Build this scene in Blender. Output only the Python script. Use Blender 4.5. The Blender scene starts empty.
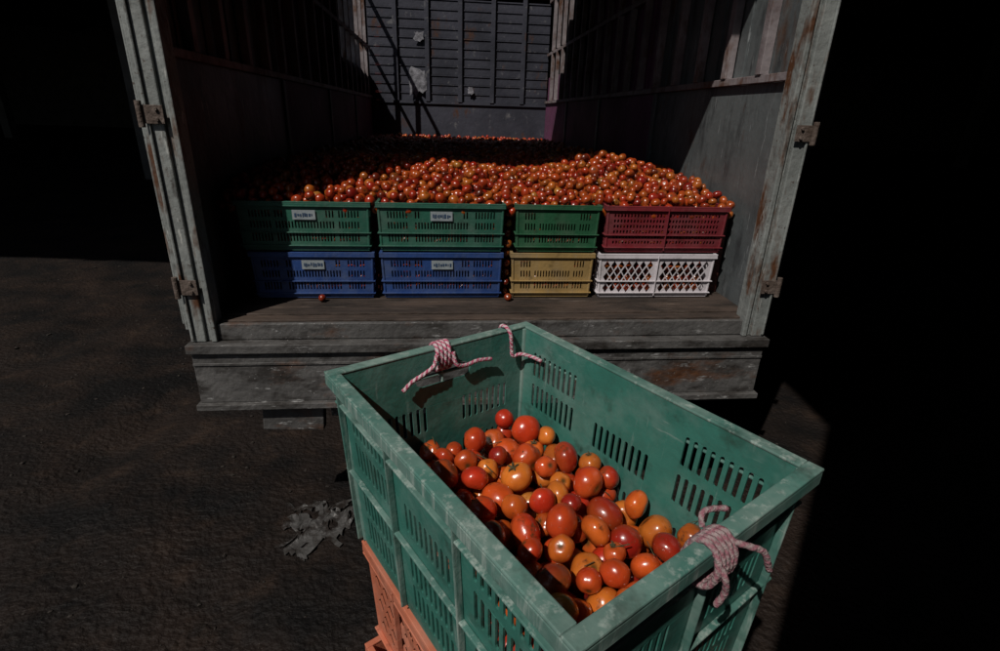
import bpy, math, random
import numpy as np
from mathutils import Vector, Matrix, noise
from mathutils.geometry import tessellate_polygon

random.seed(7); rng=np.random.default_rng(11)
scene=bpy.context.scene
COL=scene.collection
# ------------------------------------------------------------------ materials
def mk(name, base, var=None, scale=8, rough=.6, bump=.1, bscale=None, spots=(), metal=0, spec=.4, stretch=(1,1,1), attr=None, coat=0, rvar=.15):
    m=bpy.data.materials.new(name); m.use_nodes=True
    nt=m.node_tree; N=nt.nodes; L=nt.links
    b=N['Principled BSDF']
    tc=N.new('ShaderNodeTexCoord'); mp=N.new('ShaderNodeMapping'); mp.inputs['Scale'].default_value=stretch
    L.new(tc.outputs['Object'],mp.inputs['Vector'])
    n=N.new('ShaderNodeTexNoise'); n.inputs['Scale'].default_value=scale; n.inputs['Detail'].default_value=4; n.inputs['Roughness'].default_value=.62
    L.new(mp.outputs[0],n.inputs['Vector'])
    rp=N.new('ShaderNodeMapRange'); rp.inputs[1].default_value=.33; rp.inputs[2].default_value=.68
    L.new(n.outputs['Fac'],rp.inputs[0])
    mx=N.new('ShaderNodeMix'); mx.data_type='RGBA'
    L.new(rp.outputs[0],mx.inputs[0])
    mx.inputs[6].default_value=(*base,1); mx.inputs[7].default_value=(*(var or base),1)
    out=mx.outputs[2]
    if attr:
        at=N.new('ShaderNodeAttribute'); at.attribute_name=attr
        m2=N.new('ShaderNodeMix'); m2.data_type='RGBA'; m2.blend_type='MULTIPLY'; m2.inputs[0].default_value=1
        L.new(at.outputs['Color'],m2.inputs[6]); L.new(out,m2.inputs[7]); out=m2.outputs[2]
    for i,(c,sc,lo,hi,st) in enumerate(spots):
        n2=N.new('ShaderNodeTexNoise'); n2.inputs['Scale'].default_value=sc; n2.inputs['Detail'].default_value=4; n2.inputs['Roughness'].default_value=.68
        mp2=N.new('ShaderNodeMapping'); mp2.inputs['Scale'].default_value=st; mp2.inputs['Location'].default_value=(i*3.1+1,i*7.7,i*1.3)
        L.new(tc.outputs['Object'],mp2.inputs['Vector']); L.new(mp2.outputs[0],n2.inputs['Vector'])
        r2=N.new('ShaderNodeMapRange'); r2.inputs[1].default_value=lo; r2.inputs[2].default_value=hi
        L.new(n2.outputs['Fac'],r2.inputs[0])
        m3=N.new('ShaderNodeMix'); m3.data_type='RGBA'; m3.inputs[7].default_value=(*c,1)
        L.new(r2.outputs[0],m3.inputs[0]); L.new(out,m3.inputs[6]); out=m3.outputs[2]
    L.new(out,b.inputs['Base Color'])
    rr=N.new('ShaderNodeMapRange'); rr.inputs[3].default_value=max(.05,rough-rvar); rr.inputs[4].default_value=min(1,rough+rvar)
    L.new(n.outputs['Fac'],rr.inputs[0]); L.new(rr.outputs[0],b.inputs['Roughness'])
    b.inputs['Metallic'].default_value=metal; b.inputs['Specular IOR Level'].default_value=spec
    b.inputs['Coat Weight'].default_value=coat; b.inputs['Coat Roughness'].default_value=.15
    if bump:
        n3=N.new('ShaderNodeTexNoise'); n3.inputs['Scale'].default_value=bscale or scale*4; n3.inputs['Detail'].default_value=3
        L.new(mp.outputs[0],n3.inputs['Vector'])
        bp=N.new('ShaderNodeBump'); bp.inputs['Strength'].default_value=bump; bp.inputs['Distance'].default_value=.02
        L.new(n3.outputs['Fac'],bp.inputs['Height']); L.new(bp.outputs[0],b.inputs['Normal'])
    return m
S1=(1,1,1)
def plastic(name,c,dust=(.3,.3,.27),dk=.6,rough=.5,d0=.45,scr=.64):
    return mk(name,c,tuple(x*dk for x in c),6,rough,.08,60,spots=((dust,9,d0,d0+.55,(1,1,1)),(dust,55,scr,scr+.14,(1,1,.12)),((.02,.018,.012),17,.56,.85,S1),(dust,80,.66,.76,(.1,.1,1))),spec=.4)
M_green=plastic('green_plastic',(.042,.175,.14),(.17,.26,.235),.6,.42)
M_rim=plastic('worn_green_rim',(.075,.19,.16),(.28,.35,.32),.55,.5,.38,.53)
M_orange=plastic('orange_plastic',(.55,.17,.095),(.45,.28,.22),.6)
M_tgreen=plastic('teal_green_plastic',(.026,.125,.085),(.11,.16,.135),.7)
M_tblue=plastic('blue_plastic',(.022,.062,.22),(.10,.13,.21),.7)
M_tgreen2=plastic('leaf_green_plastic',(.024,.11,.052),(.10,.14,.10))
M_ochre=plastic('ochre_plastic',(.38,.25,.095),(.28,.23,.16))
M_red=plastic('crimson_plastic',(.22,.024,.034),(.20,.08,.085))
M_white=plastic('white_plastic',(.66,.62,.66),(.38,.34,.33),.8)
RUST=(.09,.038,.018)
M_post=mk('weathered_grey_paint',(.25,.265,.258),(.155,.167,.162),5,.55,.2,40,spots=((RUST,8,.54,.64,(1,1,.35)),((.05,.045,.04),22,.58,.72,(1,1,.3)),((.42,.43,.41),35,.62,.7,(1,1,.2)),((.055,.03,.02),60,.62,.7,S1)))
M_sill=mk('worn_sill_steel',(.115,.112,.11),(.055,.053,.052),4,.55,.35,30,spots=((RUST,7,.54,.7,(.5,1,1)),((.025,.022,.02),12,.48,.64,(.4,1,1)),((.28,.28,.28),45,.62,.7,(.25,1,1)),((.28,.28,.28),90,.66,.72,S1)))
M_floor=mk('wood_floor_dirty',(.075,.052,.04),(.032,.023,.019),5,.75,.5,40,stretch=(.3,3,1),spots=(((.018,.013,.01),9,.45,.65,(.4,1,1)),((.15,.115,.09),30,.6,.75,(.15,1,1))))
M_wallg=mk('galvanised_wall',(.145,.16,.165),(.08,.09,.095),2.5,.45,.15,25,spots=((RUST,6,.58,.72,(1,1,.4)),((.045,.047,.05),12,.52,.75,(1,1,.3)),((.30,.32,.33),50,.62,.7,(1,1,.12)),((.24,.25,.26),7,.6,.8,(1,1,.5))),metal=.25)
M_wallp=mk('maroon_wall_paint',(.16,.05,.12),(.09,.033,.066),3,.6,.2,25,spots=((RUST,6,.6,.7,(1,1,.4)),((.2,.19,.2),30,.62,.7,(1,1,.2))))
M_rib=mk('rib_paint',(.28,.25,.26),(.14,.115,.12),6,.55,.2,30,spots=((RUST,9,.5,.66,(1,1,.5)),))
M_back=mk('back_wall_steel',(.062,.064,.084),(.032,.034,.046),2.5,.6,.2,20,spots=((RUST,4,.6,.72,(1,1,.5)),((.13,.13,.14),9,.6,.7,S1)),spec=.2)
M_dark=mk('black_steel',(.025,.025,.027),(.012,.012,.012),6,.6,.2)
M_rubber=mk('tyre_rubber',(.02,.02,.02),(.012,.012,.012),20,.85,.3)
M_cab=mk('cab_paint',(.25,.05,.04),(.18,.03,.03),4,.4,.05)
M_glass=mk('windscreen',(.02,.025,.03),None,4,.08,0)
M_tom=mk('tomato_skin',(1,1,1),(.68,.56,.5),26,.28,.05,90,attr='Col',spec=.5,coat=.35,rvar=.13,spots=(((.10,.032,.012),38,.61,.73,S1),((.24,.16,.10),120,.68,.76,S1)))
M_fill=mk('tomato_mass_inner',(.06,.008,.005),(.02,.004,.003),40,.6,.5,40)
M_cord=mk('striped_cord',(1,1,1),(.75,.72,.72),60,.85,.4,300,attr='Col',spec=.1)
M_stem=mk('dry_stem',(.10,.08,.04),(.04,.04,.016),50,.8,.2)
M_label=mk('printed_label',(.30,.34,.36),(.18,.21,.23),30,.5,0)
M_ink=mk('label_ink',(.03,.06,.12),None,30,.5,0)
M_scrap=mk('dirty_plastic_scrap',(.085,.083,.082),(.035,.033,.031),14,.5,.3,50,spots=(((.018,.014,.012),9,.46,.58,S1),))
M_peb=mk('pebble',(.042,.036,.032),(.018,.015,.013),3,.8,.3,spec=.15)
M_conc=mk('concrete',(.10,.095,.09),(.06,.057,.055),2,.8,.2)
M_tin=mk('roof_tin',(.06,.06,.06),(.035,.03,.03),3,.6,.1)
M_ground=mk('muddy_ground',(.018,.0115,.0088),(.0065,.0047,.0042),.8,.72,.9,38,spots=(((.032,.020,.014),5,.52,.75,S1),((.0035,.0030,.0030),1.6,.44,.62,S1),((.048,.040,.034),70,.65,.72,S1)),spec=.2,rvar=.2)

# ------------------------------------------------------------------ mesh helpers
def empty(name,loc=(0,0,0),rz=0):
    o=bpy.data.objects.new(name,None); COL.objects.link(o); o.location=loc; o.rotation_euler=(0,0,rz); o.empty_display_size=.1
    return o
def obj(name,verts,faces,mat,parent=None,smooth=False,bevel=0):
    me=bpy.data.meshes.new(name); me.from_pydata([tuple(v) for v in verts],[],faces); me.update()
    if mat: me.materials.append(mat)
    if smooth: me.shade_smooth()
    o=bpy.data.objects.new(name,me); COL.objects.link(o)
    if parent: o.parent=parent
    if bevel:
        b=o.modifiers.new('b','BEVEL'); b.width=bevel; b.segments=2; b.limit_method='ANGLE'; b.angle_limit=.6
    return o
class MB:
    def __init__(s): s.v=[]; s.f=[]
    def box(s,x0,x1,y0,y1,z0,z1):
        b=len(s.v); s.v+=[(x0,y0,z0),(x1,y0,z0),(x1,y1,z0),(x0,y1,z0),(x0,y0,z1),(x1,y0,z1),(x1,y1,z1),(x0,y1,z1)]
        s.f+=[tuple(b+i for i in q) for q in ((0,3,2,1),(4,5,6,7),(0,1,5,4),(1,2,6,5),(2,3,7,6),(3,0,4,7))]
    def hexa(s,p):
        b=len(s.v); s.v+=[tuple(q) for q in p]
        s.f+=[tuple(b+i for i in q) for q in ((0,3,2,1),(4,5,6,7),(0,1,5,4),(1,2,6,5),(2,3,7,6),(3,0,4,7))]
    def cyl(s,p0,p1,r,n=20):
        p0=Vector(p0);p1=Vector(p1); d=(p1-p0).normalized(); a=d.orthogonal().normalized(); c=d.cross(a); b=len(s.v)
        for p in (p0,p1):
            for i in range(n):
                t=2*math.pi*i/n; s.v.append(tuple(p+r*(math.cos(t)*a+math.sin(t)*c)))
        for i in range(n): s.f.append((b+i,b+(i+1)%n,b+n+(i+1)%n,b+n+i))
        s.f.append(tuple(b+i for i in range(n))[::-1]); s.f.append(tuple(b+n+i for i in range(n)))
    def obj(s,name,mat,parent=None,bevel=0,smooth=False): return obj(name,s.v,s.f,mat,parent,smooth,bevel)

# ------------------------------------------------------------------ crates
def slot_outline(cx,cz,w,h,kind='slot'):
    if kind=='diamond': return [(cx-w/2,cz),(cx,cz-h/2),(cx+w/2,cz),(cx,cz+h/2)]
    pts=[]; r=min(w,h)/2*.98
    for (sx,sz,a0) in ((1,1,0),(-1,1,90),(-1,-1,180),(1,-1,270)):
        for k in range(3):
            a=math.radians(a0+45*k); pts.append((cx+sx*(w/2-r)+r*math.cos(a),cz+sz*(h/2-r)+r*math.sin(a)))
    out=[]
    for p in pts:
        if not out or (abs(p[0]-out[-1][0])+abs(p[1]-out[-1][1])>1e-5): out.append(p)
    return out
def panel(W,H,slots,P,vs,fs):
    loops=[[(-W/2,0),(W/2,0),(W/2,H),(-W/2,H)]]+[slot_outline(*s) for s in slots]
    flat=[p for l in loops for p in l]
    tris=tessellate_polygon([[Vector((x,z,0)) for x,z in l] for l in loops])
    bl,br,tr,tl=[Vector(p) for p in P]; b=len(vs)
    for x,z in flat:
        u=x/W+.5; v=z/H; vs.append(tuple((bl.lerp(br,u)).lerp(tl.lerp(tr,u),v)))
    fs+=[tuple(b+i for i in t) for t in tris]
def ring(m,x0,x1,za,zb,ya,yb):
    m.box(-x1,x1,ya,yb,za,zb); m.box(-x1,x1,-yb,-ya,za,zb); m.box(x0,x1,-ya+.0002,ya-.0002,za,zb); m.box(-x1,-x0,-ya+.0002,ya-.0002,za,zb)
def crate(name,loc,rz,Lx,Ly,H,tap,mat,long_s,short_s,flange=.02,lip=.014,th=.0032,ribs_z=(.5,),ribs_long=(),ribs_short=(),bev=.0015,rimmat=None):
    e=empty(name,loc,rz)
    hx,hy=Lx/2,Ly/2; bx,by=hx-tap,hy-tap; z0=.012
    vs=[];fs=[]
    C=lambda sx,sy,t: (sx*(bx+(hx-bx)*t), sy*(by+(hy-by)*t), z0+(H-z0)*t)
    Hw=H-z0
    for sy in (1,-1): panel(Lx,Hw,short_s,[C(-sy,sy,0),C(sy,sy,0),C(sy,sy,1),C(-sy,sy,1)],vs,fs)
    for sx in (1,-1): panel(Ly,Hw,long_s,[C(sx,sx,0),C(sx,-sx,0),C(sx,-sx,1),C(sx,sx,1)],vs,fs)
    w=obj('walls',vs,fs,mat,e)
    s=w.modifiers.new('s','SOLIDIFY'); s.thickness=th; s.offset=0
    m=MB(); m.box(-bx,bx,-by,by,.004,.012)
    nx=5
    for i in range(nx): x=-bx+2*bx*(i+.5)/nx; m.box(x-.004,x+.004,-by+.01,by-.01,0,.0039)
    m.obj('base',mat,e)
    m=MB(); t=th/2; F=flange
    ring(m,hx-t-.001,hx+F,H-.0002,H+.0045,hy-t-.001,hy+F)
    ring(m,hx+F-.004,hx+F-.0005,H-lip,H-.0005,hy+F-.004,hy+F-.0005)
    m.obj('rim',rimmat or mat,e,bevel=bev); m=MB()
    for k in ribs_z:
        x=bx+(hx-bx)*k+t; y=by+(hy-by)*k+t; z=z0+(H-z0)*k
        ring(m,x,x+.009,z-.002,z+.002,y,y+.009)
    def vert(sx,sy,pos,long_):
        w=.0016; zt=H-.001; 
        if long_:
            xb=sx*(bx+t); xt=sx*(hx+t); d=sx*.011
            p=[(xb,pos-w,z0),(xb+d,pos-w,z0),(xb+d,pos+w,z0),(xb,pos+w,z0),(xt,pos-w,zt),(xt+d,pos-w,zt),(xt+d,pos+w,zt),(xt,pos+w,zt)]
        else:
            yb=sy*(by+t); yt=sy*(hy+t); d=sy*.011
            p=[(pos-w,yb,z0),(pos+w,yb,z0),(pos+w,yb+d,z0),(pos-w,yb+d,z0),(pos-w,yt,zt),(pos+w,yt,zt),(pos+w,yt+d,zt),(pos-w,yt+d,zt)]
        m.hexa(p)
    for p in ribs_long:
        for sx in (1,-1): vert(sx,0,p,True)
    for p in ribs_short:
        for sy in (1,-1): vert(0,sy,p,False)
    for sx in (1,-1):
        for sy in (1,-1):
            b0=Vector((sx*(bx-.001),sy*(by-.001),z0)); t0=Vector((sx*(hx-.001),sy*(hy-.001),H-.001)); m.cyl(b0,t0,.0062,10)
    m.obj('ribs',rimmat or mat,e,bevel=bev)
    return e
def grp(c,n,pitch,w,h,zs):
    return [(c+(i-(n-1)/2)*pitch,z,w,h) for i in range(n) for z in zs]
FH=.35; FLx,FLy=.388,.556
FC=Vector((.062,.655,1.03)); FR=math.radians(36.8)
ls=grp(-.18,9,.0145,.0072,.052,(.05,.112,.205,.272))+grp(.18,9,.0145,.0072,.052,(.05,.112,.205,.272))+grp(0,9,.0145,.0072,.052,(.05,.112,.205))
ss=grp(-.095,8,.0145,.0072,.052,(.05,.112,.205))+grp(.095,8,.0145,.0072,.052,(.05,.112,.205))+[(0,.287,.12,.03)]
main=crate('vegetable_crate',FC,FR,FLx,FLy,FH,.017,M_green,ls,ss,flange=.018,lip=.02,ribs_z=(.46,.85),ribs_long=(-.09,.09,-.268,.268),ribs_short=(0,-.175,.175),bev=.002,rimmat=M_rim)
oh=.257
ols=[(x,z,.026,.036,'diamond') for k,z in enumerate((.05,.08,.11,.14,.17,.2)) for x in np.arange(-.238,.2385,.034)+(.017 if k%2 else 0) if abs(x)>.02 and abs(x)<.255]
oss=[(x,z,.026,.036,'diamond') for k,z in enumerate((.05,.08,.11,.14)) for x in np.arange(-.153,.1535,.034)+(.017 if k%2 else 0) if abs(x)<.160]+[(0,.2,.11,.028)]
for k in range(4):
    crate('stacked_crate',(FC.x+.004*k-.006,FC.y+.003*(k%2),k*oh+.0),FR+math.radians((-1.2,.8,1.5,-.6)[k]),.362,.53,oh-.0046,.010,M_orange,ols,oss,flange=.010,lip=.02,ribs_z=(.08,.9),ribs_long=(0,-.14,.14),ribs_short=(0,))

# ------------------------------------------------------------------ truck
TO=Vector((-.03,1.945,0)); TR=math.radians(6.1)
def T(x,y,z): c,s=math.cos(TR),math.sin(TR); return Vector((TO.x+c*x-s*y,TO.y+s*x+c*y,z))
truck=empty('cargo_truck',TO,TR)
FZ=1.03; WX=1.10; BL=5.3; RH=2.05; OX=1.14
m=MB(); y=.0
rr=random.Random(3)
edges=[.018,.075]; 
while edges[-1]<BL: edges.append(edges[-1]+.135)
for i in range(len(edges)-1):
    m.box(-WX,WX,edges[i]+.002,edges[i+1]-.002,FZ-.04,FZ-.0025*rr.random()-(.006 if i==0 else 0))
m.obj('floor_planks',M_floor,truck,bevel=.003)
m=MB(); m.box(-OX,OX,.021,BL+.02,.93,FZ-.041); m.box(-WX,WX,-.005,.015,.952,FZ-.012); 
m.obj('floor_frame',M_sill,truck,bevel=.004)
m=MB()
m.box(-OX-.01,OX+.01,-.055,.014,.915,.95); m.box(-OX,OX,-.038,.0,.70,.914); m.box(-OX-.01,OX+.01,-.06,.0,.675,.699)
m.box(-OX,OX,-.043,-.0385,.86,.872)
m.obj('rear_sill',M_sill,truck,bevel=.004)
m=MB()
for x in (-.80,.76):
    m.hexa([(x-.13,-.02,.56),(x+.11,-.02,.545),(x+.11,.03,.545),(x-.13,.03,.56),(x-.12,-.02,.674),(x+.12,-.02,.674),(x+.12,.03,.674),(x-.12,.03,.674)])
m.box(-.66,.6,.005,.03,.60,.64)
m.obj('bumper_brackets',M_sill,truck,bevel=.004)
m=MB()
for s in (-1,1):
    a,b=sorted((s*1.14,s*1.085)); m.box(a,b,-.02,.06,.951,FZ+RH)
    a,b=sorted((s*1.0845,s*1.065)); m.box(a,b,-.008,.05,.951,FZ+RH)
    a,b=sorted((s*1.0645,s*1.045)); m.box(a,b,-.022,.055,.951,FZ+RH)
    a,b=sorted((s*1.134,s*1.124)); m.box(a,b,-.03,-.021,.96,FZ+RH-.05)
m.box(-OX,OX,-.02,.06,FZ+RH+.001,FZ+RH+.14)
m.obj('door_frame_posts',M_post,truck,bevel=.004)
m=MB()
for s in (-1,1):
    for z in (1.17,1.75,2.35,2.9):
        m.box(s*1.105-.03,s*1.105+.03,-.034,-.0305,z-.028,z+.028)
        m.cyl((s*1.145,-.035,z-.04),(s*1.145,-.035,z+.04),.010,12)
        for dz in (-.016,.016): m.cyl((s*1.095,-.0306,z+dz),(s*1.095,-.041,z+dz),.006,8)
m.obj('hinges',mk('rusty_hinge',(.14,.11,.095),(.06,.04,.03),20,.7,.3),truck,bevel=.001)
m=MB()
for s in (-1,1):
    a,b=sorted((s*1.156,s*1.176)); m.box(a,b,.03,1.10,.98,FZ+RH)
    for y in (.06,.35,.7,1.05):
        a,b=sorted((s*1.1765,s*1.188)); m.box(a,b,y-.02,y+.02,1.0,FZ+RH-.02)
m.obj('open_doors',M_post,truck,bevel=.004)
g=MB(); p=MB(); r=MB(); ou=MB(); up=MB()
PT=FZ+.90; OPEN=3.35  # side panels cut low beyond OPEN so sun reaches the bulkhead
for s in (-1,1):
    a,b=sorted((s*WX,s*(WX+.010)))
    g.box(a,b,.061,1.45,FZ-.04,PT); 
    for k in range(3): y0=1.454+k*1.283; p.box(a,b,y0,y0+1.28,FZ-.04,PT)
    yy=.061
    while yy<BL-.05:
        d=.008 if int(yy/.06)%2 else 0
        a2,b2=sorted((s*(WX+.011+d),s*(WX+.019+d))); (up if yy<1.45 else p).box(a2,b2,yy,yy+.062,PT+.03,FZ+RH if yy<OPEN else PT+.3); yy+=.0625
    a,b=sorted((s*(WX-.022),s*(WX+.0098))); 
    r.box(a,b,.061,BL-.01,PT+.001,PT+.03); r.box(a,b,.061,BL-.01,PT+.54,PT+.57); r.box(a,b,.061,BL-.01,FZ+RH-.04,FZ+RH-.001)
    y=.3
    while y<BL-.1:
        a,b=sorted((s*(WX-.028),s*(WX+.0095))); r.box(a,b,y-.02,y+.02,PT+.031,PT+.539); r.box(a,b,y-.02,y+.02,PT+.571,FZ+RH-.041); y+=.29
    for y in (1.452,2.735,4.02): a,b=sorted((s*(WX-.012),s*(WX-.0005))); g.box(a,b,y-.025,y+.025,FZ,PT)
    a,b=sorted((s*(WX+.030),s*(WX+.040))); ou.box(a,b,.061,OPEN,.94,FZ+RH); ou.box(a,b,OPEN+.001,BL,.94,PT+.3)
g.obj('lower_wall_rear_panels',M_wallg,truck,bevel=.002); up.obj('upper_wall_rear_panels',M_wallg,truck); p.obj('wall_panels',M_wallp,truck); r.obj('wall_ribs',M_rib,truck,bevel=.002); ou.obj('outer_skin',M_post,truck)
m=MB(); m.box(-WX,WX,BL,BL+.02,FZ-.04,PT-.02)
z=PT-.015; 
while z<FZ+RH-.1: m.box(-WX,WX,BL+.005,BL+.018,z,z+.085); m.box(-WX,WX,BL-.004,BL+.004,z+.086,z+.1); z+=.102
for x in (-.78,-.4,0,.4,.78): m.box(x-.025,x+.025,BL-.03,BL-.005,PT-.015,FZ+RH)
m.box(-WX,WX,BL-.02,BL-.0005,PT-.045,PT-.016)
m.obj('front_bulkhead',M_back,truck,bevel=.002)
vs=[];fs=[]
for (cx,cz,w_,h_) in ((-.52,PT+.20,.22,.36),(-.50,PT+.70,.13,.12),(.13,PT+.12,.09,.10)):
    b=len(vs); n_=18
    for i in range(n_):
        a=2*math.pi*i/n_; k=.5*(.55+.6*rr.random()); vs.append((cx+w_*k*max(-.9,min(.9,1.3*math.cos(a))),BL-.036+.004*rr.random(),cz+h_*k*max(-.9,min(.9,1.3*math.sin(a)))))
    fs.append(tuple(range(b,b+n_)))
obj('paper_notices',vs,fs,mk('paper',(.32,.32,.36),(.06,.06,.07),18,.7,.2),truck)
ROOF_END=3.8  # cover stops short, gap added to let sun onto the bulkhead
m=MB(); m.box(-OX,OX,.061,ROOF_END,FZ+RH+.003,FZ+RH+.02)
y=.5
while y<ROOF_END+.1: m.box(-WX+.02,WX-.02,y-.02,y+.02,FZ+RH-.05,FZ+RH+.002); y+=.6
m.box(-OX,OX,BL-.02,BL+.03,FZ+RH+.001,FZ+RH+.05)
m.obj('roof_bows_and_cover',M_dark,truck)
m=MB(); m.box(-.45,-.37,.1,BL+2,.66,.925); m.box(.37,.45,.1,BL+2,.66,.925)
for y in (.5,1.4,2.4,3.4,4.4): m.box(-.369,.369,y-.04,y+.04,.7,.85)
m.cyl((-.9,1.6,.48),(.9,1.6,.48),.06); m.cyl((-.9,6.0,.48),(.9,6.0,.48),.06)
m.obj('chassis',M_dark,truck)
def wheel(x,y,w):
    m=MB(); prof=[(.22,.5),(.4,.5),(.47,.44),(.48,.3),(.48,-.3),(.47,-.44),(.4,-.5),(.22,-.5)]; n=32
    vs=[];fs=[]
    for i in range(n):
        a=2*math.pi*i/n
        for r_,u in prof: vs.append((x+u*w,y+r_*math.cos(a),.485+r_*math.sin(a)))
    k=len(prof)
    for i in range(n):
        for j in range(k): fs.append((i*k+j,i*k+(j+1)%k,((i+1)%n)*k+(j+1)%k,((i+1)%n)*k+j))
    obj('tyre',vs,fs,M_rubber,truck,smooth=False,bevel=.006)
    m.cyl((x-w*.3,y,.485),(x+w*.3,y,.485),.219,24); m.cyl((x-w*.5,y,.485),(x+w*.5,y,.485),.09,16); m.obj('hub',M_dark,truck)
for s in (-1,1):
    wheel(s*.95,1.6,.22); wheel(s*.70,1.6,.22); wheel(s*.95,6.0,.24)
m=MB(); hx=1.1
m.hexa([(-hx,BL+.15,.75),(hx,BL+.15,.75),(hx,BL+2.0,.75),(-hx,BL+2.0,.75),(-hx+.05,BL+.15,2.75),(hx-.05,BL+.15,2.75),(hx-.08,BL+1.6,2.75),(-hx+.08,BL+1.6,2.75)])
m.obj('cab',M_cab,truck,bevel=.06)
m=MB(); m.hexa([(-.95,BL+1.85,1.75),(.95,BL+1.85,1.75),(.95,BL+1.87,1.75),(-.95,BL+1.87,1.75),(-.9,BL+1.68,2.55),(.9,BL+1.68,2.55),(.9,BL+1.70,2.55),(-.9,BL+1.70,2.55)])
for s in (-1,1): a,b=sorted((s*1.075,s*1.10)); m.box(a,b,BL+.5,BL+1.4,1.8,2.45)
m.obj('cab_windows',M_glass,truck)

# ------------------------------------------------------------------ crates in the truck
CH=.2; CY=.235
def tc(xa,xb,lvl,mat,kind,short=False):
    W=xb-xa; other=.56 if short else .38
    f=.010; Lx=W-2*f-.004
    def pat(L):
        out=[]
        if kind=='slots':
            n=int((L-.06)/.0125); xs=[(i-(n-1)/2)*.0125 for i in range(n)]
            out+=[(x,.05,.006,.042) for x in xs if abs(abs(x)-L/4)>.01]
            out+=[(x,.098,.006,.03) for x in xs if abs(abs(x)-L/4)>.01]
            out+=[(x,.142,.006,.03) for x in xs if abs(x)>.085 and abs(abs(x)-L/4)>.01]
        elif kind=='grid':
            n=int((L-.05)/.0145)
            for i in range(n):
                x=(i-(n-1)/2)*.0145
                if abs(x)<.012: continue
                for z in (.035,.058,.081,.104,.127,.15): out.append((x,z,.0085,.015))
        else:
            for side in (-1,1):
                for k,z in enumerate((.034,.060,.086,.112,.138)):
                    n=7 if k%2==0 else 6
                    for i in range(n):
                        x=side*L/4+(i-(n-1)/2)*L/2/7.9; out.append((x,z,L/2/9.2,.043,'diamond'))
        return out
    zb=FZ+.001+lvl*(CH+.0052)
    e=crate('plastic_crate',T((xa+xb)/2+random.uniform(-.003,.003),CY+f+other/2+random.uniform(0,.012),zb),TR+random.uniform(-.008,.008),Lx,other,CH-.001,.006,mat,pat(other),pat(Lx),flange=f,lip=.012,th=.0028,ribs_z=(.07,.36,.93),ribs_short=(0,) if kind!='slots' else (),bev=.001)
    if kind=='slots' and not short:
        y=-(other/2)-.0045
        m=MB(); m.box(-.045,.045,y-.0015,y,.132,.170); m.obj('label',M_label,e)
        m=MB(); x=-.036
        while x<.034:
            w=random.uniform(.003,.008); m.box(x,x+w,y-.003,y-.0016,.142+random.uniform(0,.006),.160-random.uniform(0,.006)); x+=w+random.uniform(.002,.005)
        m.obj('lettering',M_ink,e)
    return e
tc(-.985,-.475,0,M_tblue,'slots'); tc(-.463,.063,0,M_tblue,'slots'); tc(.095,.470,0,M_ochre,'slots',True); tc(.477,1.020,0,M_white,'dia')
tc(-1.01,-.478,1,M_tgreen,'slots'); tc(-.468,.067,1,M_tgreen,'slots'); tc(.105,.478,1,M_tgreen2,'slots',True); tc(.487,1.040,1,M_red,'grid')

# ------------------------------------------------------------------ tomatoes
def tomato_template(nu,nv):
    vs=[];top=[]
    vs.append((0,0,.70)); top.append(1.)
    for j in range(1,nv):
        th=math.pi*j/nv
        for i in range(nu):
            ph=2*math.pi*i/nu
            rib=1+.045*math.cos(5*ph)*math.sin(th)**.7*(.5+.5*math.cos(th))
            r_=math.sin(th)*rib; z=.84*math.cos(th)
            if th<.6: z-= .14*(1-th/.6)
            vs.append((r_*math.cos(ph),r_*math.sin(ph),z)); top.append(max(0,1-th/.36))
    vs.append((0,0,-.82)); top.append(0)
    f=[]
    for i in range(nu): f.append((0,1+i,1+(i+1)%nu))
    for j in range(nv-2):
        a=1+j*nu
        for i in range(nu): f.append((a+i,a+nu+i,a+nu+(i+1)%nu,a+(i+1)%nu))
    a=1+(nv-2)*nu; l=len(vs)-1
    for i in range(nu): f.append((a+i,l,a+(i+1)%nu))
    return np.array(vs),np.array(top),f
PAL=np.array([(.52,.032,.012),(.58,.065,.015),(.64,.12,.018),(.66,.18,.025),(.34,.018,.010),(.62,.09,.016),(.56,.048,.013),(.62,.26,.05),(.22,.03,.012)])
PW=np.array([.15,.19,.2,.15,.07,.14,.1,.02,.03])
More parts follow.
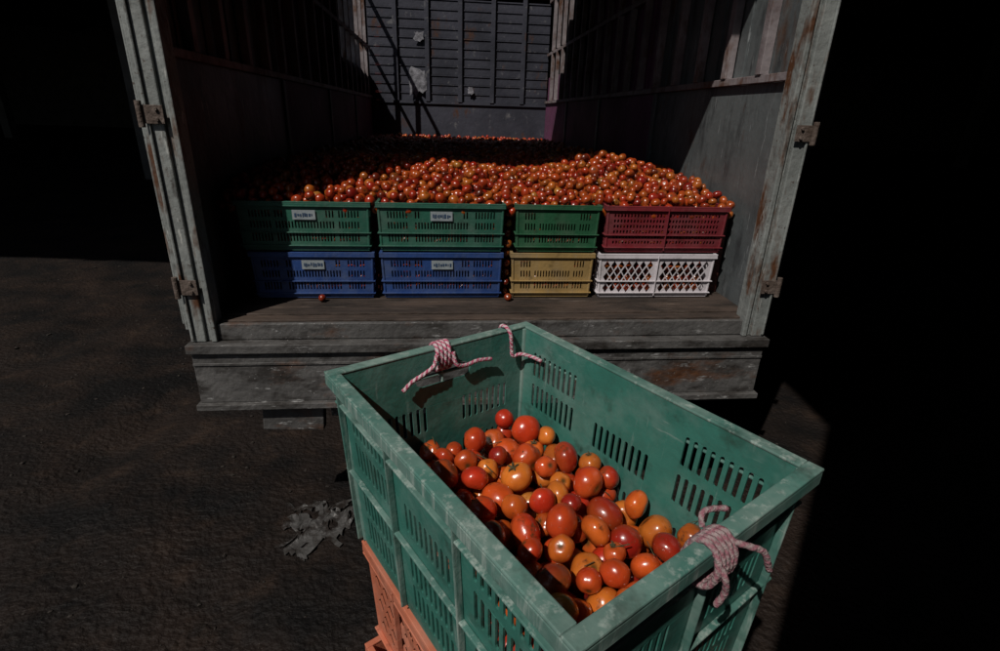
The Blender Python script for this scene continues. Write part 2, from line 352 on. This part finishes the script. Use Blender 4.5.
def tomatoes(name,C,R,nu,nv,parent=None,pal_shift=1.,rot=.08):
    V,top,F=tomato_template(nu,nv); n=len(C)
    C=np.array(C); R=np.array(R)
    q=rng.normal(size=(n,4)); q/=np.linalg.norm(q,axis=1)[:,None]; w,x,y,z=q.T
    M=np.stack([1-2*(y*y+z*z),2*(x*y-z*w),2*(x*z+y*w),2*(x*y+z*w),1-2*(x*x+z*z),2*(y*z-x*w),2*(x*z-y*w),2*(y*z+x*w),1-2*(x*x+y*y)],1).reshape(n,3,3)
    sq=rng.uniform(.88,1.06,(n,1,3)); VV=V[None]*sq
    bad=rng.random(n)<rot
    amp=np.where(bad,.075,.018)[:,None]
    d=np.zeros((n,len(V)))
    for k in range(4):
        kk=rng.normal(size=(n,3))*2.6; d+=np.sin(np.einsum('nj,vj->nv',kk,V)+rng.uniform(0,6,(n,1)))
    if nu>20:
        for k in range(5):
            kk=rng.normal(size=(n,3))*6; d+=bad[:,None]*.7*np.abs(np.sin(np.einsum('nj,vj->nv',kk,V)+rng.uniform(0,6,(n,1))))
    VV=VV*(1+amp*d/1.6-np.where(bad,.06,0)[:,None])[:,:,None]
    P=np.einsum('nij,nvj->nvi',M,VV)*R[:,None,None]+C[:,None,:]
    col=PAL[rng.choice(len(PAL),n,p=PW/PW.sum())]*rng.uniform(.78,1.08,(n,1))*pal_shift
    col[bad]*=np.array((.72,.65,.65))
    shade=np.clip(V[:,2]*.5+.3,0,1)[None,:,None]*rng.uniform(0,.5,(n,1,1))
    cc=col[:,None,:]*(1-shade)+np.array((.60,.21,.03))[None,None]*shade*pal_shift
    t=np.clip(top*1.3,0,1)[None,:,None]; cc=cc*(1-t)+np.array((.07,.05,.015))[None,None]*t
    nvx=len(V); me=bpy.data.meshes.new(name)
    fl=np.array([i for f in F for i in f]); sz=np.array([len(f) for f in F])
    loops=(fl[None]+np.arange(n)[:,None]*nvx).ravel(); sizes=np.tile(sz,n); starts=np.concatenate([[0],np.cumsum(sizes)[:-1]])
    me.vertices.add(n*nvx); me.vertices.foreach_set('co',P.astype(np.float32).ravel())
    me.loops.add(len(loops)); me.loops.foreach_set('vertex_index',loops.astype(np.int32))
    me.polygons.add(len(sizes)); me.polygons.foreach_set('loop_start',starts.astype(np.int32))
    me.update(calc_edges=True); me.validate()
    a=me.color_attributes.new('Col','FLOAT_COLOR','POINT')
    c4=np.concatenate([cc.reshape(-1,3),np.ones((n*nvx,1))],1); a.data.foreach_set('color',c4.astype(np.float32).ravel())
    me.materials.append(M_tom); me.shade_smooth()
    o=bpy.data.objects.new(name,me); COL.objects.link(o)
    if parent: o.parent=parent
    return o,M
def pack(n,samp,base,rr,cand,stop=None):
    X=np.zeros((n+1,4)); k=0
    for it in range(n):
        r=rng.uniform(*rr); best=None
        for (x,y) in samp(cand,r):
            z=base(x,y)+r
            if k:
                dx=X[:k,0]-x; dy=X[:k,1]-y; d2=dx*dx+dy*dy; s=(X[:k,3]+r)*.93; mk_=d2<s*s
                if mk_.any(): z=max(z,(X[:k,2][mk_]+np.sqrt(s[mk_]**2-d2[mk_])*.9).max())
            key=z-(stop(x,y) if stop else 0)
            if best is None or key<best[0]: best=(key,x,y,z)
        if stop and best[0]>0: continue
        X[k]=(best[1],best[2],best[3],r); k+=1
    return X[:k]
ix,iy=FLx/2-.012,FLy/2-.012
def samp(c,r): return np.stack([rng.uniform(-ix+r,ix-r,c),rng.uniform(-iy+r,iy-r,c)],1)
fb=lambda x,y: .09
ft=lambda x,y: .176+.014*math.exp(-((x-.05)**2+(y)**2)/.02)+.014*noise.noise(Vector((x*9,y*9,2)))
X=pack(800,samp,fb,(.0185,.0300),18,stop=lambda x,y: ft(x,y))
tom,MM=tomatoes('tomatoes',X[:,:3],X[:,3],32,22,None,rot=.15)
tom.location=FC; tom.rotation_euler=(0,0,FR)
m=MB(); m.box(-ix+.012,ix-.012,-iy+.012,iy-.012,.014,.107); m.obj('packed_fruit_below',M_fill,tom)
m=MB()
for i in range(len(X)):
    if X[i,2]<.13 or rng.random()>.2: continue
    up=Vector(MM[i][:,2]); c=Vector(X[i,:3])+up*X[i,3]*.70
    if up.z<.0: continue
    a=up.orthogonal().normalized(); b=up.cross(a); L_=X[i,3]*rng.uniform(.25,.5)
    for k in range(5):
        t=2*math.pi*k/5+rng.uniform(-.2,.2); d=a*math.cos(t)+b*math.sin(t); e_=d.cross(up)
        i0=len(m.v); m.v+=[tuple(c-e_*.0018+up*.001),tuple(c+e_*.0018+up*.001),tuple(c+d*L_*.6+up*X[i,3]*.15+e_*.0018),tuple(c+d*L_*.6+up*X[i,3]*.15-e_*.0018),tuple(c+d*L_+up*X[i,3]*rng.uniform(.05,.2))]
        m.f+=[(i0,i0+1,i0+2,i0+3),(i0+3,i0+2,i0+4)]
    m.cyl(c,c+up*.007+a*.003,.0013,6)
for k in range(140):
    j=rng.integers(len(X)); 
    if X[j,2]<.13: continue
    if k>40 and (abs(X[j,0]-.03)>.05 or abs(X[j,1]-.02)>.07): continue
    p0=Vector(X[j,:3])+Vector((rng.uniform(-.01,.01),rng.uniform(-.01,.01),X[j,3]*.85)); a=rng.uniform(0,6.28); L_=rng.uniform(.010,.030)
    m.cyl(p0,p0+Vector((math.cos(a)*L_,math.sin(a)*L_,rng.uniform(-.006,.004))),rng.uniform(.0005,.0011),5)
m.obj('stems',M_stem,tom)

hm=FZ+2*(CH+.005)
def top(x,y):
    f=min(1,max(0,(y-CY-.03)/.5))
    z=hm+.020+.055*f+.085*math.exp(-((x-.64)/.28)**2-((y-.85)/.34)**2)+.045*math.exp(-((x+.55)/.6)**2-((y-1.0)/.5)**2)
    z+=.03*noise.noise(Vector((x*2.2,y*2.2,0)))*f
    if y>1.5: z-=.02*min(1,(y-1.5)/2)
    return z
def samp2(y0,y1):
    return lambda c,r: np.stack([rng.uniform(-1.07,1.06,c),rng.uniform(y0,y1,c)],1)
pile=empty('tomato_pile',TO,TR)
A=pack(3600,samp2(CY+.03,1.45),lambda x,y: top(x,y)-.085,(.016,.025),7,stop=lambda x,y: top(x,y)+.0)
B=pack(3200,samp2(1.45,5.2),lambda x,y: top(x,y)-.055,(.022,.028),5,stop=lambda x,y: top(x,y)+.02)
tomatoes('heap_near',A[:,:3],A[:,3],14,9,pile,.68,rot=.2); tomatoes('heap_far',B[:,:3],B[:,3],9,6,pile,.8)  # palette scaled down: dim light in the truck put into fruit colour
pts=[];rad=[]
for z0_ in (FZ+.012,FZ+.012+CH+.005):
    for row in range(4):
        for x in np.arange(-.96,1.00,.047):
            if .035<x<.135 or -.50<x<-.44 or .45<x<.515: continue
            pts.append((x+rng.uniform(-.006,.006),CY+.06+rng.uniform(0,.012),z0_+.024+row*.043)); rad.append(rng.uniform(.02,.024))
for k in range(9): pts.append((.081+rng.uniform(-.004,.004),CY+.06+rng.uniform(-.01,.01),1.05+.043*k)); rad.append(.0185)
for x,z,y in ((.085,1.046,CY-.015),(-.70,1.046,CY-.02)): pts.append((x,y,z)); rad.append(.017)
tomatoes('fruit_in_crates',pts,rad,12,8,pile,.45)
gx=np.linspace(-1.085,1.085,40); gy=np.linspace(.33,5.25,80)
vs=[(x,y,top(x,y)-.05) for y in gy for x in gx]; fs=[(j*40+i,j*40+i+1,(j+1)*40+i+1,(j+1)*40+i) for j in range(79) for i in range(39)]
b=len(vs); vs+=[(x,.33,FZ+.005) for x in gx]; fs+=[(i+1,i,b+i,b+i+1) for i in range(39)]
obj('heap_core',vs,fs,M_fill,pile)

# ------------------------------------------------------------------ cords
def cat(pts,step=.0018):
    P=[Vector(p) for p in pts]; P=[P[0]*2-P[1]]+P+[P[-1]*2-P[-2]]; out=[]
    for i in range(1,len(P)-2):
        n=max(2,int((P[i+1]-P[i]).length/step))
        for k in range(n):
            t=k/n; a,b,c,d=P[i-1:i+3]
            out.append(.5*((2*b)+(c-a)*t+(2*a-5*b+4*c-d)*t*t+(-a+3*b-3*c+d)*t**3))
    out.append(P[-2]); return out
def cord(name,pts,r,c1,c2,parent,pitch=.011):
    path=cat(pts); n=10; vs=[];cs=[];fs=[]; prev=None; s=0
    for i,p in enumerate(path):
        d=(path[min(i+1,len(path)-1)]-path[max(i-1,0)]).normalized()
        if prev is None: a=d.orthogonal().normalized()
        else: a=(prev-d*prev.dot(d)).normalized()
        prev=a; b=d.cross(a)
        if i: s+=(path[i]-path[i-1]).length
        for k in range(n):
            t=2*math.pi*k/n; ph=(t/(2*math.pi)*2+s/pitch)%1; rr=r*(.86+.2*abs(math.sin(math.pi*((t/(2*math.pi)*2+s/pitch)))))
            vs.append(p+rr*(math.cos(t)*a+math.sin(t)*b)); cs.append((*(c1 if (ph%1)<.5 else c2),1))
    m_=len(path)
    for i in range(m_-1):
        for k in range(n): fs.append((i*n+k,i*n+(k+1)%n,(i+1)*n+(k+1)%n,(i+1)*n+k))
    fs.append(tuple(range(n))[::-1]); fs.append(tuple((m_-1)*n+k for k in range(n)))
    o=obj(name,vs,fs,M_cord,parent,smooth=True)
    a=o.data.color_attributes.new('Col','FLOAT_COLOR','POINT'); a.data.foreach_set('color',np.array(cs,dtype=np.float32).ravel())
    return o
PK=(.50,.075,.16); WH=(.66,.58,.6)
def wrap(xc,ys,turns,wd,H,tilt=0):
    pts=[]; n=turns*8
    for i in range(n+1):
        t=2*math.pi*i/8; pts.append((xc+wd*(i/n-.5)+tilt*math.sin(t),ys*(FLy/2+.0080-math.cos(t)*.0185),H-.017+math.sin(t)*.026))
    return pts
t1=empty('striped_tie_cord',FC,FR)
yi=FLy/2-.011
cord('wrap',wrap(.0,1,4,.032,FH,.003),.0042,PK,WH,t1)
cord('tail_a',[(-.018,yi-.001,FH-.005),(-.028,yi-.006,FH-.022),(-.05,yi-.005,FH-.034),(-.07,yi-.004,FH-.042),(-.090,yi-.006,FH-.055)],.0038,PK,WH,t1)
cord('tail_b',[(.016,yi-.001,FH-.006),(.02,yi-.007,FH-.03),(.04,yi-.005,FH-.038),(.07,yi-.004,FH-.036),(.100,yi-.005,FH-.040)],.0038,PK,WH,t1)
t2=empty('striped_tie_cord',FC,FR)
xi=FLx/2-.010
cord('corner_tie',[(.145,FLy/2+.022,FH-.012),(.146,FLy/2+.017,FH+.007),(.147,FLy/2,FH+.010),(.148,yi-.002,FH-.002),(.15,yi-.004,FH-.03),(.152,yi-.006,FH-.047),(.170,yi-.009,FH-.046),(xi-.004,yi-.035,FH-.045),(xi-.003,yi-.060,FH-.044)],.0038,PK,WH,t2)
t3=empty('striped_tie_cord',FC,FR)
G1=(.30,.13,.16); G2=(.36,.29,.29)  # faded cord, darkened too: shadow on this tie put into the colour
cord('wrap',wrap(-.012,-1,5,.036,FH,.004),.0038,G1,G2,t3,.011)
cord('tail_a',[(.004,-FLy/2-.022,FH+.004),(.014,-FLy/2-.033,FH+.002),(.030,-FLy/2-.042,FH-.008),(.041,-FLy/2-.047,FH-.034)],.0036,G1,G2,t3,.011)
cord('tail_b',[(-.024,-FLy/2-.022,FH-.004),(-.022,-FLy/2-.033,FH-.02),(-.018,-FLy/2-.034,FH-.04),(-.022,-FLy/2-.030,FH-.058)],.0036,G1,G2,t3,.011)
cord('tail_c',[(.004,-FLy/2+.014,FH-.004),(.010,-FLy/2+.020,FH+.008),(.026,-FLy/2+.016,FH+.009),(.038,-FLy/2+.008,FH+.009)],.0034,G1,G2,t3,.011)

# ------------------------------------------------------------------ ground
def spaced(lim,fine,fstep):
    a=list(np.arange(0,fine,fstep)); x=fine; s=fstep
    while x<lim: a.append(x); s*=1.25; x+=s
    a.append(lim); a=np.array(a); return np.concatenate([-a[::-1][:-1],a])
gx=spaced(400,4.5,.05); gy=spaced(400,5.5,.05)
def gz(x,y):
    d=math.hypot(x,y); k=max(0,1-d/12)
    z=.03*noise.fractal(Vector((x*1.1,y*1.1,0)),1,2,5)+.020*noise.noise(Vector((x*4,y*4,3)))+.010*noise.noise(Vector((x*12,y*12,3)))
    z-= .04*math.exp(-((x+2.1+.1*math.sin(y))/.16)**2)+.04*math.exp(-((x+3.5+.12*math.sin(y*.8))/.16)**2)
    return (z-.016)*k-.008
vs=[(x,y,gz(x,y)) for y in gy for x in gx]; nx=len(gx)
fs=[(j*nx+i,j*nx+i+1,(j+1)*nx+i+1,(j+1)*nx+i) for j in range(len(gy)-1) for i in range(nx-1)]
obj('ground',vs,fs,M_ground,None,smooth=True)
import bmesh
bm=bmesh.new(); bmesh.ops.create_icosphere(bm,subdivisions=1,radius=1); iv=np.array([v.co[:] for v in bm.verts]); jf=[[v.index for v in f.verts] for f in bm.faces]; bm.free()
vs=[];fs=[]
for k in range(7000):
    x=rng.uniform(-5,4); y=rng.uniform(-1,6.5)
    if noise.noise(Vector((x*1.3,y*1.3,8)))<-.05 and rng.random()<.8: continue
    s=.0025+.012*rng.random()**4
    if rng.random()<.006: s=.022
    vv=iv*rng.uniform(.55,1.2,(12,1))*np.array([1,rng.uniform(.6,1),rng.uniform(.4,.7)])*s; a=rng.uniform(0,6.28); c,sn=math.cos(a),math.sin(a)
    vv=vv@np.array([[c,sn,0],[-sn,c,0],[0,0,1]])+np.array([x,y,gz(x,y)+s*.2]); b=len(vs)
    vs+=vv.tolist(); fs+=[tuple(b+i for i in f) for f in jf]
obj('gravel',vs,fs,M_peb,None)
vs=[];nx_,ny_=30,20
for j in range(ny_):
    for i in range(nx_):
        u=i/(nx_-1)-.5; v=j/(ny_-1)-.5
        w=1+.5*noise.noise(Vector((u*3,v*3,7)))
        z=.012+.016*abs(noise.fractal(Vector((u*7,v*7,1)),1,2,4))
        x_=-.82+u*.32*w+.03*noise.noise(Vector((v*9,u*4,5))); y_=1.92+v*.36*w+.04*noise.noise(Vector((u*9,v*4,9)))
        vs.append((x_,y_,gz(x_,y_)+z-.006))
def keep(i,j):
    u=i/(nx_-1)-.5; v=j/(ny_-1)-.5
    return noise.noise(Vector((i*.3,j*.3,4)))>-.3 and math.hypot(u,v)+.25*noise.noise(Vector((u*6,v*6,1)))<.48
obj('plastic_scrap',vs,[(j*nx_+i,j*nx_+i+1,(j+1)*nx_+i+1,(j+1)*nx_+i) for j in range(ny_-1) for i in range(nx_-1) if keep(i,j)],M_scrap,None)
# ------------------------------------------------------------------ roof and walls added to block sun (open only over the rear-left yard)
blocker=empty('sun_blocker')  # made-up structure, keeps sun and sky off the background
RZ=7.0; X0,Y0=-1.15,1.5
m=MB(); h=.12
m.box(-45,45,Y0,3.0,RZ,RZ+h); m.box(-45,-6.0,3.002,7.8,RZ,RZ+h); m.box(-.9,45,3.002,7.8,RZ,RZ+h); m.box(-45,45,7.802,45,RZ,RZ+h)  # hole left in the added roof to let sun into the truck
m.box(X0,45,-25,Y0-.002,RZ,RZ+h); m.obj('blocker_roof',M_tin,blocker)
m=MB()
for x in range(-40,45,8): m.box(x-.15,x+.15,Y0+.3,44.5,RZ-.5,RZ-.001)
m.obj('blocker_beams',M_tin,blocker)
m=MB()
for x in range(-41,45,8):
    for y in (14,28): m.box(x-.2,x+.2,y-.2,y+.2,-.05,RZ-.502)
m.obj('blocker_columns',M_conc,blocker)
m=MB(); m.box(-45,45,44.6,44.9,-.05,RZ-.003); m.box(-44.9,-44.6,Y0+.1,44.55,-.05,RZ-.003); m.box(44.6,44.9,-24,44.55,-.05,RZ-.003)
m.box(-.60,44.5,-1.30,-1.0,-.05,RZ-.003)  # unseen wall behind camera, added to shade the ground on the right
m.obj('walls',M_conc,blocker)

# ------------------------------------------------------------------ light
v=Vector((.57,.822,-1.22)); EL=math.atan(1.22); AZ=math.atan2(-v.x,-v.y)%(2*math.pi); v.normalize()
sd=bpy.data.lights.new('sun','SUN'); sd.energy=3.1; sd.angle=math.radians(.5); sd.color=(1,.945,.87)
so=bpy.data.objects.new('sun',sd); COL.objects.link(so); so.rotation_euler=v.to_track_quat('-Z','Y').to_euler(); so.location=(-6,-6,12)
w=bpy.data.worlds.new('World'); scene.world=w; w.use_nodes=True; nt=w.node_tree
bg=nt.nodes['Background']; sk=nt.nodes.new('ShaderNodeTexSky'); sk.sky_type='NISHITA'; sk.sun_disc=False
sk.sun_elevation=EL; sk.sun_rotation=AZ
nt.links.new(sk.outputs[0],bg.inputs[0]); bg.inputs[1].default_value=.03
# ------------------------------------------------------------------ camera
cd=bpy.data.cameras.new('camera'); cam=bpy.data.objects.new('camera',cd); COL.objects.link(cam); scene.camera=cam
cd.sensor_width=36; cd.lens=18.94; cd.clip_start=.02; cd.clip_end=1500
R=Matrix.Rotation(math.radians(90-21.8),4,'X')@Matrix.Rotation(math.radians(1.8),4,'Z')
cam.matrix_world=Matrix.Translation((0,0,1.78))@R
scene.view_settings.view_transform='Standard'; scene.view_settings.look='None'; scene.view_settings.exposure=0
